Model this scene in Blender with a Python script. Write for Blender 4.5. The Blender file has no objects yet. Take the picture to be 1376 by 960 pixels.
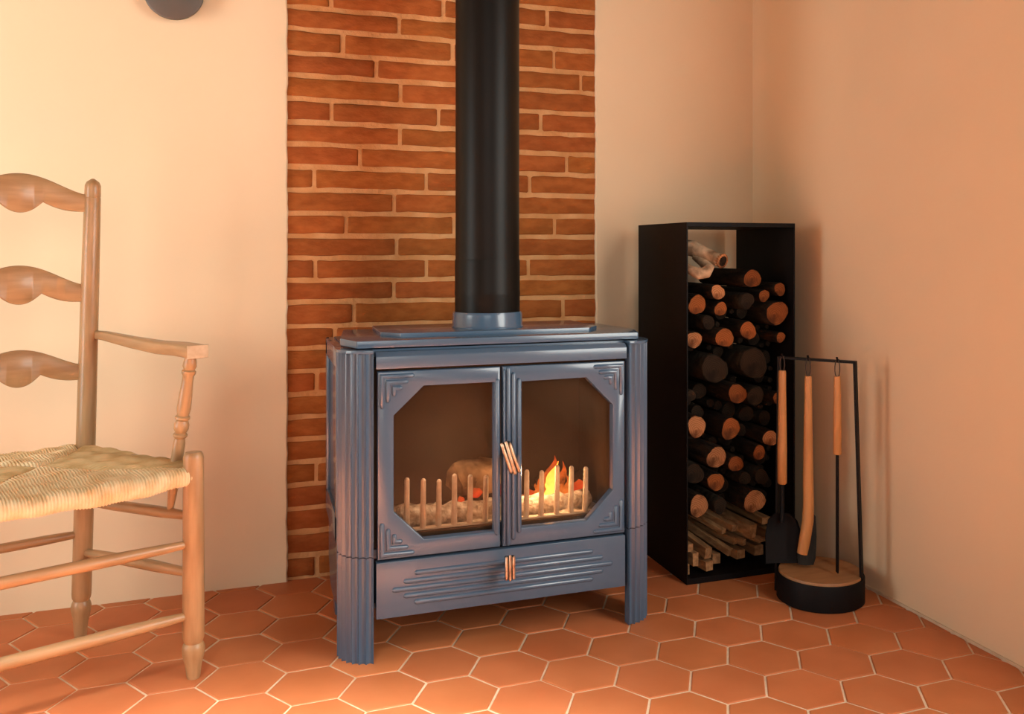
import bpy, bmesh, math, random
import numpy as np
from mathutils import Vector, Matrix
random.seed(7)
R = math.radians
SC = bpy.context.scene
COL = SC.collection

# ------------------------------------------------------------------ camera
CAMH = 0.9275
PHI = R(20.26)
cam = bpy.data.cameras.new('camera')
cam.sensor_fit = 'HORIZONTAL'
cam.sensor_width = 36.0
cam.lens = 36.0 * 1239.3 / 1376.0
cam.shift_x = (688.0 - 792.0) / 1376.0
cam.shift_y = (336.74 - 480.0) / 1376.0
cam.clip_start = 0.02
camo = bpy.data.objects.new('camera', cam)
COL.objects.link(camo)
camo.location = (0, 0, CAMH)
camo.rotation_euler = (R(90), 0, -PHI)
SC.camera = camo

# ------------------------------------------------------------------ light
SC.view_settings.view_transform = 'Standard'
SC.view_settings.look = 'None'
SC.view_settings.exposure = 0.15
SC.view_settings.gamma = 1.0
SC.view_settings.use_curve_mapping = False
world = bpy.data.worlds.new('sky')
SC.world = world
world.use_nodes = True
world.node_tree.nodes['Background'].inputs[0].default_value = (1.0, 0.86, 0.72, 1)
world.node_tree.nodes['Background'].inputs[1].default_value = 0.2

def area(name, loc, target, sx, sy, power, col, spread=180):
    l = bpy.data.lights.new(name, 'AREA')
    l.shape = 'RECTANGLE'; l.size = sx; l.size_y = sy
    l.energy = power; l.color = col; l.spread = R(spread)
    o = bpy.data.objects.new(name, l); COL.objects.link(o)
    o.location = loc
    o.rotation_euler = (Vector(target) - Vector(loc)).to_track_quat('-Z', 'Y').to_euler()
    return o
# daylight: the large window in the right wall is the main source, a window on the left close to
# the back wall grazes the plaster, two added lamps under the closed ceiling drop pools of light on the
# floor and an added fill lamp stands behind the camera
area('daylight_right_window', (1.615, 0.45, 1.20), (0.6, 0.45, 1.15), 1.6, 1.25, 50, (1.0, 0.98, 0.90))
area('daylight_left_window', (-1.98, 1.70, 0.92), (-0.75, 2.70, 1.35), 0.9, 1.4, 22, (0.96, 1.0, 0.96), 140)
area('floor_pool_fill', (-0.35, 0.25, 2.57), (-0.15, 0.95, 0.0), 0.5, 0.5, 84, (1.0, 0.98, 0.92), 46)  # added lamp, no opening above it; its floor pool bounces onto the walls
area('left_floor_pool_fill', (-0.55, 0.45, 2.57), (-0.48, 1.28, 0.0), 0.4, 0.4, 16, (1.0, 0.99, 0.95), 34)  # second added lamp, lifts the floor on the left
area('fill_behind_camera', (-0.5, -1.85, 1.50), (0.3, 1.6, 0.5), 1.6, 1.6, 15, (1.0, 0.98, 0.92), 150)  # added soft fill for walls and stove front

# ------------------------------------------------------------------ materials
def nodes(name):
    m = bpy.data.materials.new(name); m.use_nodes = True
    nt = m.node_tree
    return m, nt, nt.nodes['Principled BSDF']
def N(nt, t, **kw):
    n = nt.nodes.new(t)
    for k, v in kw.items(): setattr(n, k, v)
    return n
def L(nt, a, b): nt.links.new(a, b)
def c4(c): return (c[0], c[1], c[2], 1)
def mat(name, c1, c2=None, rough=0.5, scale=20, metal=0.0, bump=0.0, bscale=None, stretch=(1, 1, 1), rnd=0.0, detail=6,
        coat=0.0, rand_off=True, lo=0.35, hi=0.65, spec=0.5, hue=0.0):
    """two-colour noise material; rnd = brightness variation between objects"""
    m, nt, p = nodes(name)
    p.inputs['Roughness'].default_value = rough
    p.inputs['Metallic'].default_value = metal
    p.inputs['Specular IOR Level'].default_value = spec
    p.inputs['Coat Weight'].default_value = coat
    p.inputs['Coat Roughness'].default_value = 0.12
    c2 = c2 or c1
    tc = N(nt, 'ShaderNodeTexCoord'); mp = N(nt, 'ShaderNodeMapping')
    mp.inputs['Scale'].default_value = stretch
    L(nt, tc.outputs['Object'], mp.inputs['Vector'])
    oi = N(nt, 'ShaderNodeObjectInfo')
    vec = mp.outputs['Vector']
    if rand_off:
        mul = N(nt, 'ShaderNodeVectorMath', operation='SCALE')
        comb = N(nt, 'ShaderNodeCombineXYZ')
        for i in range(3): L(nt, oi.outputs['Random'], comb.inputs[i])
        L(nt, comb.outputs[0], mul.inputs[0]); mul.inputs['Scale'].default_value = 31.7
        ad = N(nt, 'ShaderNodeVectorMath', operation='ADD')
        L(nt, vec, ad.inputs[0]); L(nt, mul.outputs[0], ad.inputs[1]); vec = ad.outputs[0]
    nz = N(nt, 'ShaderNodeTexNoise'); nz.inputs['Scale'].default_value = scale; nz.inputs['Detail'].default_value = detail
    L(nt, vec, nz.inputs['Vector'])
    cr = N(nt, 'ShaderNodeValToRGB')
    cr.color_ramp.elements[0].position = lo; cr.color_ramp.elements[1].position = hi
    cr.color_ramp.elements[0].color = c4(c1); cr.color_ramp.elements[1].color = c4(c2)
    L(nt, nz.outputs['Fac'], cr.inputs['Fac'])
    out = cr.outputs['Color']
    if rnd or hue:
        hs = N(nt, 'ShaderNodeHueSaturation')
        mr = N(nt, 'ShaderNodeMapRange'); mr.inputs['To Min'].default_value = 1 - rnd; mr.inputs['To Max'].default_value = 1 + rnd
        L(nt, oi.outputs['Random'], mr.inputs['Value']); L(nt, mr.outputs[0], hs.inputs['Value'])
        if hue:
            fr = N(nt, 'ShaderNodeMath', operation='FRACT'); m7 = N(nt, 'ShaderNodeMath', operation='MULTIPLY')
            m7.inputs[1].default_value = 7.3; L(nt, oi.outputs['Random'], m7.inputs[0]); L(nt, m7.outputs[0], fr.inputs[0])
            m2 = N(nt, 'ShaderNodeMapRange'); m2.inputs['To Min'].default_value = 0.5 - hue; m2.inputs['To Max'].default_value = 0.5 + hue
            L(nt, fr.outputs[0], m2.inputs['Value']); L(nt, m2.outputs[0], hs.inputs['Hue'])
        L(nt, out, hs.inputs['Color']); out = hs.outputs['Color']
    L(nt, out, p.inputs['Base Color'])
    if bump:
        n2 = N(nt, 'ShaderNodeTexNoise'); n2.inputs['Scale'].default_value = bscale or scale * 2; n2.inputs['Detail'].default_value = 6
        L(nt, vec, n2.inputs['Vector'])
        b = N(nt, 'ShaderNodeBump'); b.inputs['Strength'].default_value = bump; b.inputs['Distance'].default_value = 0.01
        L(nt, n2.outputs['Fac'], b.inputs['Height']); L(nt, b.outputs[0], p.inputs['Normal'])
    return m

M = {}
M['plaster'] = mat('peach_plaster', (0.785, 0.600, 0.395), (0.82, 0.63, 0.42), 0.75, 1.7, bump=0.10, bscale=14, rand_off=False, spec=0.25)
M['ceiling'] = mat('dark_low_bounce', (0.10, 0.05, 0.025), (0.16, 0.085, 0.04), 0.7, 4, rand_off=False, spec=0.2)  # unseen ceiling and front wall, made dark to cut bounce light
M['brick'] = mat('fired_brick', (0.285, 0.074, 0.013), (0.375, 0.108, 0.022), 0.85, 22, bump=0.25, bscale=60, rnd=0.10, hue=0.004, stretch=(1, 1, 2.2), spec=0.25)
M['mortar'] = mat('lime_mortar', (0.55, 0.255, 0.095), (0.66, 0.35, 0.155), 0.95, 14, bump=0.5, bscale=70, rand_off=False, spec=0.15)
M['tile'] = mat('terracotta', (0.48, 0.145, 0.050), (0.55, 0.178, 0.066), 0.50, 6, bump=0.05, bscale=18, rnd=0.06, hue=0.002, spec=0.22)
M['grout'] = mat('pale_grout', (0.62, 0.45, 0.30), (0.74, 0.57, 0.40), 0.9, 30, bump=0.3, rand_off=False, spec=0.2)
M['enamel'] = mat('blue_enamel', (0.064, 0.114, 0.182), (0.070, 0.122, 0.192), 0.26, 8, coat=0.55, rand_off=False, spec=0.5)
M['pipe'] = mat('matt_black_steel', (0.006, 0.0052, 0.0042), (0.007, 0.006, 0.005), 0.40, 10, rand_off=False, spec=0.15)
M['black'] = mat('black_powder_coat', (0.005, 0.0038, 0.0042), (0.006, 0.0046, 0.005), 0.55, 30, rand_off=False, spec=0.15)
M['soot'] = mat('sooty_firebrick', (0.05, 0.030, 0.017), (0.085, 0.050, 0.028), 0.95, 7, rand_off=False, spec=0.1, bump=0.2)
M['iron'] = mat('lit_ash_dusted_iron', (0.66, 0.56, 0.45), (0.82, 0.73, 0.62), 0.8, 40, spec=0.2)  # ash dust, whitened further to put the light on the prongs into the colour
M['ash'] = mat('wood_ash', (0.36, 0.28, 0.21), (0.85, 0.78, 0.68), 1.0, 55, bump=0.8, bscale=90, spec=0.05)
M['charwood'] = mat('scorched_wood', (0.16, 0.09, 0.045), (0.42, 0.27, 0.16), 0.95, 18, bump=0.5, spec=0.1)
M['bronze'] = mat('worn_bronze', (0.42, 0.29, 0.20), (0.72, 0.55, 0.42), 0.30, 70, metal=0.85)
M['wood'] = mat('honey_beech', (0.34, 0.190, 0.082), (0.46, 0.280, 0.135), 0.40, 9, stretch=(6, 6, 0.7), bump=0.04, bscale=20, coat=0.2)
M['wood_h'] = mat('honey_beech_along', (0.34, 0.190, 0.082), (0.46, 0.280, 0.135), 0.40, 9, stretch=(0.8, 0.8, 7), bump=0.04, bscale=20, coat=0.2)
M['endgrain'] = mat('pale_end_grain', (0.50, 0.36, 0.22), (0.60, 0.46, 0.30), 0.6, 60)
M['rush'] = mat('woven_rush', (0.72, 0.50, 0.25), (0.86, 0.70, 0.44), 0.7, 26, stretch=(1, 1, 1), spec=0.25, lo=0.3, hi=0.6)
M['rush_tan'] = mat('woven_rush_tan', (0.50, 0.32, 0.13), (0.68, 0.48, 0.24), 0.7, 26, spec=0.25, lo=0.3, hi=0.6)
M['handle'] = mat('oiled_oak', (0.42, 0.165, 0.045), (0.52, 0.225, 0.07), 0.5, 10, stretch=(5, 5, 0.6))
M['disc_wood'] = mat('oak_disc', (0.30, 0.13, 0.05), (0.38, 0.18, 0.07), 0.5, 8, stretch=(1, 7, 1))
M['bristle'] = mat('black_bristle', (0.008, 0.007, 0.006), (0.02, 0.016, 0.012), 0.9, 120, stretch=(3, 3, 0.2))
M['leather'] = mat('brown_cord', (0.035, 0.016, 0.010), None, 0.7)
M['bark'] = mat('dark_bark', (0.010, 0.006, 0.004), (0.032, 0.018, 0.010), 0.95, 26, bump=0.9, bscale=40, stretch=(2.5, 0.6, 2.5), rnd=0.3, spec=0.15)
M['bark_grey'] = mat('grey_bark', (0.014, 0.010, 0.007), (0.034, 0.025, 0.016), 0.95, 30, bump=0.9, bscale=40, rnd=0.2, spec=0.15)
M['driftwood'] = mat('barkless_branch', (0.24, 0.14, 0.075), (0.74, 0.50, 0.31), 0.8, 16, bump=0.3, lo=0.4, hi=0.6)
M['kindling'] = mat('split_pine', (0.20, 0.095, 0.036), (0.38, 0.20, 0.085), 0.75, 14, stretch=(6, 0.6, 6), rnd=0.3, bump=0.2)
M['lamp'] = mat('taupe_metal', (0.085, 0.066, 0.052), (0.095, 0.074, 0.058), 0.5, 10, rand_off=False)
M['white'] = mat('white_paint', (0.75, 0.68, 0.6), None, 0.5)

def end_mat(name, c1, c2, c3):
    """cut face of a log: growth rings round the object's own centre"""
    m, nt, p = nodes(name)
    p.inputs['Roughness'].default_value = 0.85
    p.inputs['Specular IOR Level'].default_value = 0.15
    tc = N(nt, 'ShaderNodeTexCoord'); oi = N(nt, 'ShaderNodeObjectInfo')
    nz = N(nt, 'ShaderNodeTexNoise'); nz.inputs['Scale'].default_value = 38
    L(nt, tc.outputs['Object'], nz.inputs['Vector'])
    sub = N(nt, 'ShaderNodeVectorMath', operation='MULTIPLY_ADD')
    sub.inputs[1].default_value = (0.012,) * 3
    L(nt, nz.outputs['Color'], sub.inputs[0]); L(nt, tc.outputs['Object'], sub.inputs[2])
    w = N(nt, 'ShaderNodeTexWave', wave_type='RINGS', rings_direction='SPHERICAL')
    w.inputs['Scale'].default_value = 60; w.inputs['Distortion'].default_value = 3; w.inputs['Detail'].default_value = 3
    L(nt, sub.outputs[0], w.inputs['Vector'])
    cr = N(nt, 'ShaderNodeValToRGB'); cr.color_ramp.elements[0].color = c4(c1); cr.color_ramp.elements[1].color = c4(c2)
    L(nt, w.outputs['Fac'], cr.inputs['Fac'])
    n2 = N(nt, 'ShaderNodeTexNoise'); n2.inputs['Scale'].default_value = 22
    L(nt, tc.outputs['Object'], n2.inputs['Vector'])
    mx = N(nt, 'ShaderNodeMix', data_type='RGBA'); mx.inputs[7].default_value = c4(c3)
    r2 = N(nt, 'ShaderNodeMapRange'); r2.inputs['From Min'].default_value = 0.5; r2.inputs['From Max'].default_value = 0.68
    L(nt, n2.outputs['Fac'], r2.inputs['Value']); L(nt, r2.outputs[0], mx.inputs[0])
    L(nt, cr.outputs['Color'], mx.inputs[6])
    hs = N(nt, 'ShaderNodeHueSaturation')
    mr = N(nt, 'ShaderNodeMapRange'); mr.inputs['To Min'].default_value = 0.75; mr.inputs['To Max'].default_value = 1.2
    L(nt, oi.outputs['Random'], mr.inputs['Value']); L(nt, mr.outputs[0], hs.inputs['Value'])
    L(nt, mx.outputs[2], hs.inputs['Color']); L(nt, hs.outputs['Color'], p.inputs['Base Color'])
    return m
M['end_orange'] = end_mat('cut_wood_orange', (0.17, 0.048, 0.012), (0.26, 0.080, 0.022), (0.08, 0.025, 0.009))
M['end_pale'] = end_mat('cut_wood_pale', (0.27, 0.105, 0.038), (0.42, 0.19, 0.085), (0.10, 0.035, 0.014))
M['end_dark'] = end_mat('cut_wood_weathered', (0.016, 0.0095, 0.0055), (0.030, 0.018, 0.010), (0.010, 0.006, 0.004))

def glass_mat():
    m, nt, p = nodes('smoked_stove_glass')
    nt.nodes.remove(p)
    out = nt.nodes['Material Output']
    tr = N(nt, 'ShaderNodeBsdfTransparent'); tr.inputs[0].default_value = (0.90, 0.82, 0.74, 1)
    gl = N(nt, 'ShaderNodeBsdfGlossy'); gl.inputs['Roughness'].default_value = 0.06
    df = N(nt, 'ShaderNodeBsdfDiffuse')
    tc = N(nt, 'ShaderNodeTexCoord'); nz = N(nt, 'ShaderNodeTexNoise'); nz.inputs['Scale'].default_value = 4; nz.inputs['Detail'].default_value = 1
    L(nt, tc.outputs['Object'], nz.inputs['Vector'])
    df.inputs[0].default_value = (0.42, 0.30, 0.20, 1)
    mr = N(nt, 'ShaderNodeMapRange'); mr.inputs['From Min'].default_value = 0.35; mr.inputs['From Max'].default_value = 0.7
    mr.inputs['To Min'].default_value = 0.02; mr.inputs['To Max'].default_value = 0.05
    L(nt, nz.outputs['Fac'], mr.inputs['Value'])
    m1 = N(nt, 'ShaderNodeMixShader'); L(nt, mr.outputs[0], m1.inputs[0]); L(nt, tr.outputs[0], m1.inputs[1]); L(nt, df.outputs[0], m1.inputs[2])
    fr = N(nt, 'ShaderNodeFresnel'); fr.inputs[0].default_value = 1.35
    m2 = N(nt, 'ShaderNodeMixShader'); L(nt, fr.outputs[0], m2.inputs[0]); L(nt, m1.outputs[0], m2.inputs[1]); L(nt, gl.outputs[0], m2.inputs[2])
    L(nt, m2.outputs[0], out.inputs['Surface'])
    return m
M['glass'] = glass_mat()

def flame_mat(name, lowc, highc, strength, edge):
    m, nt, p = nodes(name); nt.nodes.remove(p); out = nt.nodes['Material Output']
    tc = N(nt, 'ShaderNodeTexCoord'); sp = N(nt, 'ShaderNodeSeparateXYZ'); L(nt, tc.outputs['Generated'], sp.inputs[0])
    cr = N(nt, 'ShaderNodeValToRGB'); cr.color_ramp.elements[0].color = c4(lowc); cr.color_ramp.elements[1].color = c4(highc)
    L(nt, sp.outputs['Z'], cr.inputs['Fac'])
    em = N(nt, 'ShaderNodeEmission'); em.inputs[1].default_value = strength; L(nt, cr.outputs[0], em.inputs[0])
    tr = N(nt, 'ShaderNodeBsdfTransparent')
    nz = N(nt, 'ShaderNodeTexNoise'); nz.inputs['Scale'].default_value = 45; L(nt, tc.outputs['Object'], nz.inputs['Vector'])
    mul = N(nt, 'ShaderNodeMapRange'); mul.inputs['From Min'].default_value = 0.3; mul.inputs['From Max'].default_value = 0.7
    mul.inputs['To Min'].default_value = edge; mul.inputs['To Max'].default_value = 0.95
    L(nt, nz.outputs['Fac'], mul.inputs['Value'])
    mx = N(nt, 'ShaderNodeMixShader'); L(nt, mul.outputs[0], mx.inputs[0]); L(nt, tr.outputs[0], mx.inputs[1]); L(nt, em.outputs[0], mx.inputs[2])
    L(nt, mx.outputs[0], out.inputs['Surface'])
    return m
M['flame_core'] = flame_mat('yellow_flame', (1.0, 0.55, 0.10), (1.0, 0.34, 0.04), 3.2, 0.55)
M['flame_outer'] = flame_mat('orange_flame', (1.0, 0.26, 0.04), (0.9, 0.10, 0.015), 1.0, 0.0)
M['ember'] = flame_mat('glowing_ember', (0.75, 0.035, 0.01), (1.0, 0.14, 0.03), 0.95, 0.25)

# ------------------------------------------------------------------ mesh helpers
class MB:
    """collects shapes in world space; build() links them as ONE mesh object"""
    def __init__(s): s.bm = bmesh.new()
    def box(s, x0, x1, y0, y1, z0, z1, bev=0.0, seg=2, mtx=None):
        r = bmesh.ops.create_cube(s.bm, size=1)
        vs = r['verts']
        for v in vs:
            v.co = Vector(((x0 + x1) / 2 + v.co.x * (x1 - x0), (y0 + y1) / 2 + v.co.y * (y1 - y0), (z0 + z1) / 2 + v.co.z * (z1 - z0)))
        if mtx is not None:
            for v in vs: v.co = mtx @ v.co
        if bev:
            es = list({e for v in vs for e in v.link_edges})
            bmesh.ops.bevel(s.bm, geom=es, offset=bev, segments=seg, profile=0.6, affect='EDGES')
        return s
    def loft(s, rings, close=True, cap=True):
        prev = None; first = None
        for ring in rings:
            cur = [s.bm.verts.new(p) for p in ring]
            if prev:
                n = len(cur)
                for i in range(n if close else n - 1):
                    j = (i + 1) % n
                    s.bm.faces.new((prev[i], prev[j], cur[j], cur[i]))
            else: first = cur
            prev = cur
        if cap and close:
            s.bm.faces.new(list(reversed(first))); s.bm.faces.new(prev)
        return s
    def tube(s, pts, rad, n=12, cap=True, flat=1.0, up=(0, 0, 1)):
        pts = [Vector(p) for p in pts]
        if not hasattr(rad, '__len__'): rad = [rad] * len(pts)
        rings = []; u = None
        for i, p in enumerate(pts):
            t = (pts[min(i + 1, len(pts) - 1)] - pts[max(i - 1, 0)]).normalized()
            if u is None:
                a = Vector(up)
                if abs(t.dot(a)) > 0.95: a = Vector((1, 0, 0))
                u = (a - t * a.dot(t)).normalized()
            else: u = (u - t * u.dot(t)).normalized()
            w = t.cross(u)
            rings.append([p + (u * math.cos(2 * math.pi * k / n) + w * math.sin(2 * math.pi * k / n) * flat) * rad[i] for k in range(n)])
        return s.loft(rings, True, cap)
    def lathe(s, p0, p1, prof, n=20):
        """prof = [(t along p0->p1, radius)]"""
        p0, p1 = Vector(p0), Vector(p1)
        return s.tube_fixed([p0.lerp(p1, t) for t, r in prof], [r for t, r in prof], (p1 - p0).normalized(), n)
    def tube_fixed(s, pts, rad, t, n):
        a = Vector((1, 0, 0)) if abs(t.x) < 0.9 else Vector((0, 1, 0))
        u = (a - t * a.dot(t)).normalized(); w = t.cross(u)
        return s.loft([[p + (u * math.cos(2 * math.pi * k / n) + w * math.sin(2 * math.pi * k / n)) * r for k in range(n)] for p, r in zip(pts, rad)])
    def prism(s, poly, axis, a0, a1, bev=0.0):
        """poly = 2D points; axis 'y': (x,z) extruded in y; 'z': (x,y) in z; 'x': (y,z) in x"""
        def P(p, a): return {'y': (p[0], a, p[1]), 'z': (p[0], p[1], a), 'x': (a, p[0], p[1])}[axis]
        nb = len(s.bm.verts)
        s.loft([[P(p, a0) for p in poly], [P(p, a1) for p in poly]])
        if bev:
            s.bm.verts.ensure_lookup_table()
            es = list({e for v in s.bm.verts[nb:] for e in v.link_edges})
            bmesh.ops.bevel(s.bm, geom=es, offset=bev, segments=2, profile=0.6, affect='EDGES')
        return s
    def build(s, name, material, parent=None, org=None, angle=35):
        bmesh.ops.recalc_face_normals(s.bm, faces=s.bm.faces[:])
        for e in s.bm.edges:
            e.smooth = not (len(e.link_faces) == 2 and e.calc_face_angle(0) > R(angle))
        for f in s.bm.faces: f.smooth = True
        me = bpy.data.meshes.new(name)
        o = Vector(org) if org is not None else (wloc(parent) if parent else Vector((0, 0, 0)))
        bmesh.ops.translate(s.bm, verts=s.bm.verts[:], vec=-o)
        s.bm.to_mesh(me); s.bm.free()
        me.materials.append(M[material] if isinstance(material, str) else material)
        ob = bpy.data.objects.new(name, me); COL.objects.link(ob)
        if parent:
            ob.parent = parent; ob.location = o - wloc(parent)
        else: ob.location = o
        return ob
def wloc(o):
    v = Vector(o.location)
    while o.parent: o = o.parent; v += Vector(o.location)
    return v
def tag(o, label=None, cat=None, group=None, kind=None):
    if label: o['label'] = label
    if cat: o['category'] = cat
    if group: o['group'] = group
    if kind: o['kind'] = kind
    return o
def empty(name, loc, label, cat, group=None):
    o = bpy.data.objects.new(name, None); COL.objects.link(o); o.location = loc; o.empty_display_size = 0.05
    return tag(o, label, cat, group)

# ------------------------------------------------------------------ the room
YW = 2.7125          # plaster face of the back wall
XL, YF, ZC = -2.1, -2.1, 2.60
BX0, BX1 = 0.101, 1.023   # brick strip

# floor: grout bed and hexagonal terracotta tiles
fl = MB().box(XL - 0.2, 1.85, YF - 0.2, 2.95, -0.06, -0.0025).build('floor', 'grout')
tag(fl, 'terracotta hexagon tile floor with pale grout', kind='structure')
TH, OX, OY, TS = -0.1475, -2.5943, 13.022, 0.16
sd = 1 / math.sqrt(3)
def lat(lx, ly):
    X = (math.cos(TH) * lx - math.sin(TH) * ly + OX) * TS
    Y = (math.sin(TH) * lx + math.cos(TH) * ly + OY) * TS
    return X * math.cos(PHI) + Y * math.sin(PHI), -X * math.sin(PHI) + Y * math.cos(PHI)
ax = lat(1, 0)[0] - lat(0, 0)[0], lat(1, 0)[1] - lat(0, 0)[1]
trot = math.atan2(ax[1], ax[0])
def hexmesh(bm, cx, cy, rot, jit=0.0):
    rr = (sd - 0.0155) * TS
    rings = []
    for rad, z in ((rr, -0.02), (rr, -0.0030), (rr - 0.0010, -0.0010), (rr - 0.0030, 0.0)):
        rings.append([bm.verts.new((cx + rad * math.cos(rot + R(30 + 60 * k)), cy + rad * math.sin(rot + R(30 + 60 * k)), z)) for k in range(6)])
    for a, b in zip(rings, rings[1:]):
        for i in range(6): bm.faces.new((a[i], a[(i + 1) % 6], b[(i + 1) % 6], b[i]))
    bm.faces.new(rings[-1])
bm = bmesh.new(); hexmesh(bm, 0, 0, trot)
tme = bpy.data.meshes.new('tile'); bm.to_mesh(tme); bm.free(); tme.materials.append(M['tile'])
cent = []
for rw in range(-16, 30):
    for i in range(-24, 24):
        x, y = lat(i + (0.5 if rw % 2 == 0 else 0.0), -1.5 * sd * rw)
        if XL - 0.05 < x < 1.68 and YF - 0.05 < y < 2.80: cent.append((x, y))
def seen(c):
    d = c[0] * math.sin(PHI) + c[1] * math.cos(PHI); x = c[0] * math.cos(PHI) - c[1] * math.sin(PHI)
    if d < 0.3: return 9
    u = 792 + 1239.3 * x / d; v = 336.74 + 1239.3 * CAMH / d
    return max(0, -u, u - 1376) / 300 + max(0, v - 960) / 300
cent.sort(key=seen)
for i, (x, y) in enumerate(cent[:290]):
    t = bpy.data.objects.new('tile', tme); COL.objects.link(t); t.parent = fl
    t.location = (x, y, random.uniform(-0.0006, 0.0004))
    t.rotation_euler = (random.gauss(0, 0.0035), random.gauss(0, 0.0035), random.choice(range(6)) * R(60) + random.gauss(0, 0.004))
bm = bmesh.new()
for x, y in cent[290:]: hexmesh(bm, x, y, trot)
rest = bpy.data.meshes.new('tile_field'); bm.to_mesh(rest); bm.free(); rest.materials.append(M['tile'])
ro = bpy.data.objects.new('tile_field', rest); COL.objects.link(ro); ro.parent = fl; ro['kind'] = 'stuff'

# back wall: plaster either side of a brick strip
def edge_panel(mb, x0, x1, wob0, wob1, seed, y0=YW, y1=YW + 0.16, n=110, z0=-0.05):
    rnd = random.Random(seed); dz = (ZC - z0) / n
    ph = [rnd.uniform(0, 6.28) for _ in range(6)]
    def wob(z): return 0.0007 * math.sin(z * 13 + ph[0]) + 0.0006 * math.sin(z * 47 + ph[1]) + 0.0006 * math.sin(z * 121 + ph[2]) + rnd.uniform(-.0008, .0008)
    rings = []
    for i in range(n + 1):
        z = z0 + i * dz
        a = x0 + (wob(z) if wob0 else 0); b = x1 + (wob(z) if wob1 else 0)
        rings.append([(a + (0.004 if wob0 else 0), y0, z), (b - (0.004 if wob1 else 0), y0, z), (b, y0 + 0.004, z), (b, y1, z), (a, y1, z), (a, y0 + 0.004, z)])
    mb.loft(rings)
mb = MB(); edge_panel(mb, XL - 0.15, BX0, False, True, 3); edge_panel(mb, BX1, 1.80, True, False, 5)
wb = mb.build('wall_back', 'plaster'); tag(wb, 'peach plaster wall with an exposed brick strip', kind='structure')
MB().box(BX0 - 0.05, BX1 + 0.05, YW + 0.0128, YW + 0.15, -0.05, ZC).build('mortar_bed', 'mortar', wb)
ZL = [1.614, 1.553, 1.485, 1.422, 1.355, 1.29, 1.228, 1.163, 1.098, 1.033, 0.969, 0.906, 0.842, 0.781, 0.713, 0.651,
      0.586, 0.522, 0.457, 0.394, 0.33, 0.265, 0.199, 0.132, 0.066, -0.005]
JX = [[0.22, 0.543, 0.864], [0.412, 0.72], [0.251, 0.571, 0.888], [0.347, 0.66, 0.976], [0.415, 0.73], [0.222, 0.529, 0.847],
      [0.415, 0.725], [0.301, 0.615, 0.931], [0.174, 0.493, 0.81], [0.398, 0.71], [0.261, 0.576, 0.889], [0.404, 0.70],
      [0.176, 0.491, 0.807], [0.398, 0.71], [0.284, 0.60, 0.917]]
courses = []
for i in range(len(ZL)):
    top = ZL[i - 1] if i else ZL[0] + 0.064
    j = JX[i] if i < len(JX) else ([0.23, 0.55, 0.87], [0.37, 0.69], [0.179, 0.49, 0.81], [0.42, 0.74])[(i + 1) % 4]
    courses.append((ZL[i], top, j))
z = ZL[0] + 0.064; k = 0
while z < ZC - 0.03:
    courses.append((z, z + 0.0645, ([0.37, 0.69], [0.23, 0.55, 0.87], [0.42, 0.74], [0.28, 0.6, 0.93])[k % 4])); z += 0.0645; k += 1
def brick(x0, x1, z0, z1, rnd):
    yf = YW + 0.0095 + rnd.uniform(-0.0015, 0.0015)
    nx = max(3, int((x1 - x0) / 0.04))
    bm = bmesh.new()
    # front grid with a rounded, slightly uneven border
    cols = [x0] + [x0 + 0.004] + [x0 + (x1 - x0) * (i + 1) / (nx + 1) for i in range(nx)] + [x1 - 0.004, x1]
    top = [rnd.uniform(-.0022, .0016) for _ in cols]; bot = [rnd.uniform(-.0016, .0022) for _ in cols]
    grid = []
    for r_, (zf, dep) in enumerate(((0, 0.022), (0, 0.0022), (0.06, 0), (0.94, 0), (1, 0.0022), (1, 0.022))):
        row = []
        for i, x in enumerate(cols):
            e = i in (0, len(cols) - 1)
            zz = z0 + (z1 - z0) * zf + (bot[i] if zf < 0.5 else top[i]) * (1.0)
            if e: zz += (0.002 if zf < 0.5 else -0.002)
            row.append(bm.verts.new((x + rnd.uniform(-.0007, .0007), yf + max(dep, 0.0024 if e else 0), zz)))
        grid.append(row)
    for a, b in zip(grid, grid[1:]):
        for i in range(len(cols) - 1): bm.faces.new((a[i], a[i + 1], b[i + 1], b[i]))
    for side in (0, -1):
        c = [bm.verts.new((g[side].co.x, yf + 0.022, g[side].co.z)) for g in grid]
        for i in range(5): bm.faces.new((grid[i][side], grid[i + 1][side], c[i + 1], c[i]))
    m_ = MB(); m_.bm.free(); m_.bm = bm
    m_.build('brick', 'brick', wb, org=((x0 + x1) / 2, yf, (z0 + z1) / 2), angle=60)
rb = random.Random(11)
for z0, z1, js in courses:
    z0 = max(z0, 0.0)
    xs = [BX0 - 0.035] + [j + rb.uniform(-.002, .002) for j in js] + [BX1 + 0.035]
    for a, b in zip(xs, xs[1:]):
        brick(a + rb.uniform(.0045, .0065), b - rb.uniform(.0045, .0065), z0 + 0.0074, z1 - 0.0068, rb)

# right wall: runs a hair out of square, with a window opening behind the view
def wall_quad(mb, p0, p1, z0, z1, thick):
    a, b = Vector((*p0, 0)), Vector((*p1, 0)); n = Vector((b.y - a.y, -(b.x - a.x), 0)).normalized() * thick
    mb.loft([[(a.x, a.y, z), (b.x, b.y, z), (b.x + n.x, b.y + n.y, z), (a.x + n.x, a.y + n.y, z)] for z in (z0, z1)])
def xr(y): return 1.585 + (2.7125 - y) * 0.0169
mb = MB()
for ya, yb, z0, z1 in ((2.90, 1.28, -0.05, ZC), (1.28, -0.38, -0.05, 0.55), (1.28, -0.38, 1.85, ZC), (-0.38, YF - 0.1, -0.05, ZC)):
    mb.prism([(xr(ya), ya), (xr(yb), yb), (xr(yb) + 0.22, yb), (xr(ya) + 0.22, ya)], 'z', z0, z1)
tag(mb.build('wall_right', 'plaster'), 'peach plaster wall beside the log rack', kind='structure')
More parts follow.
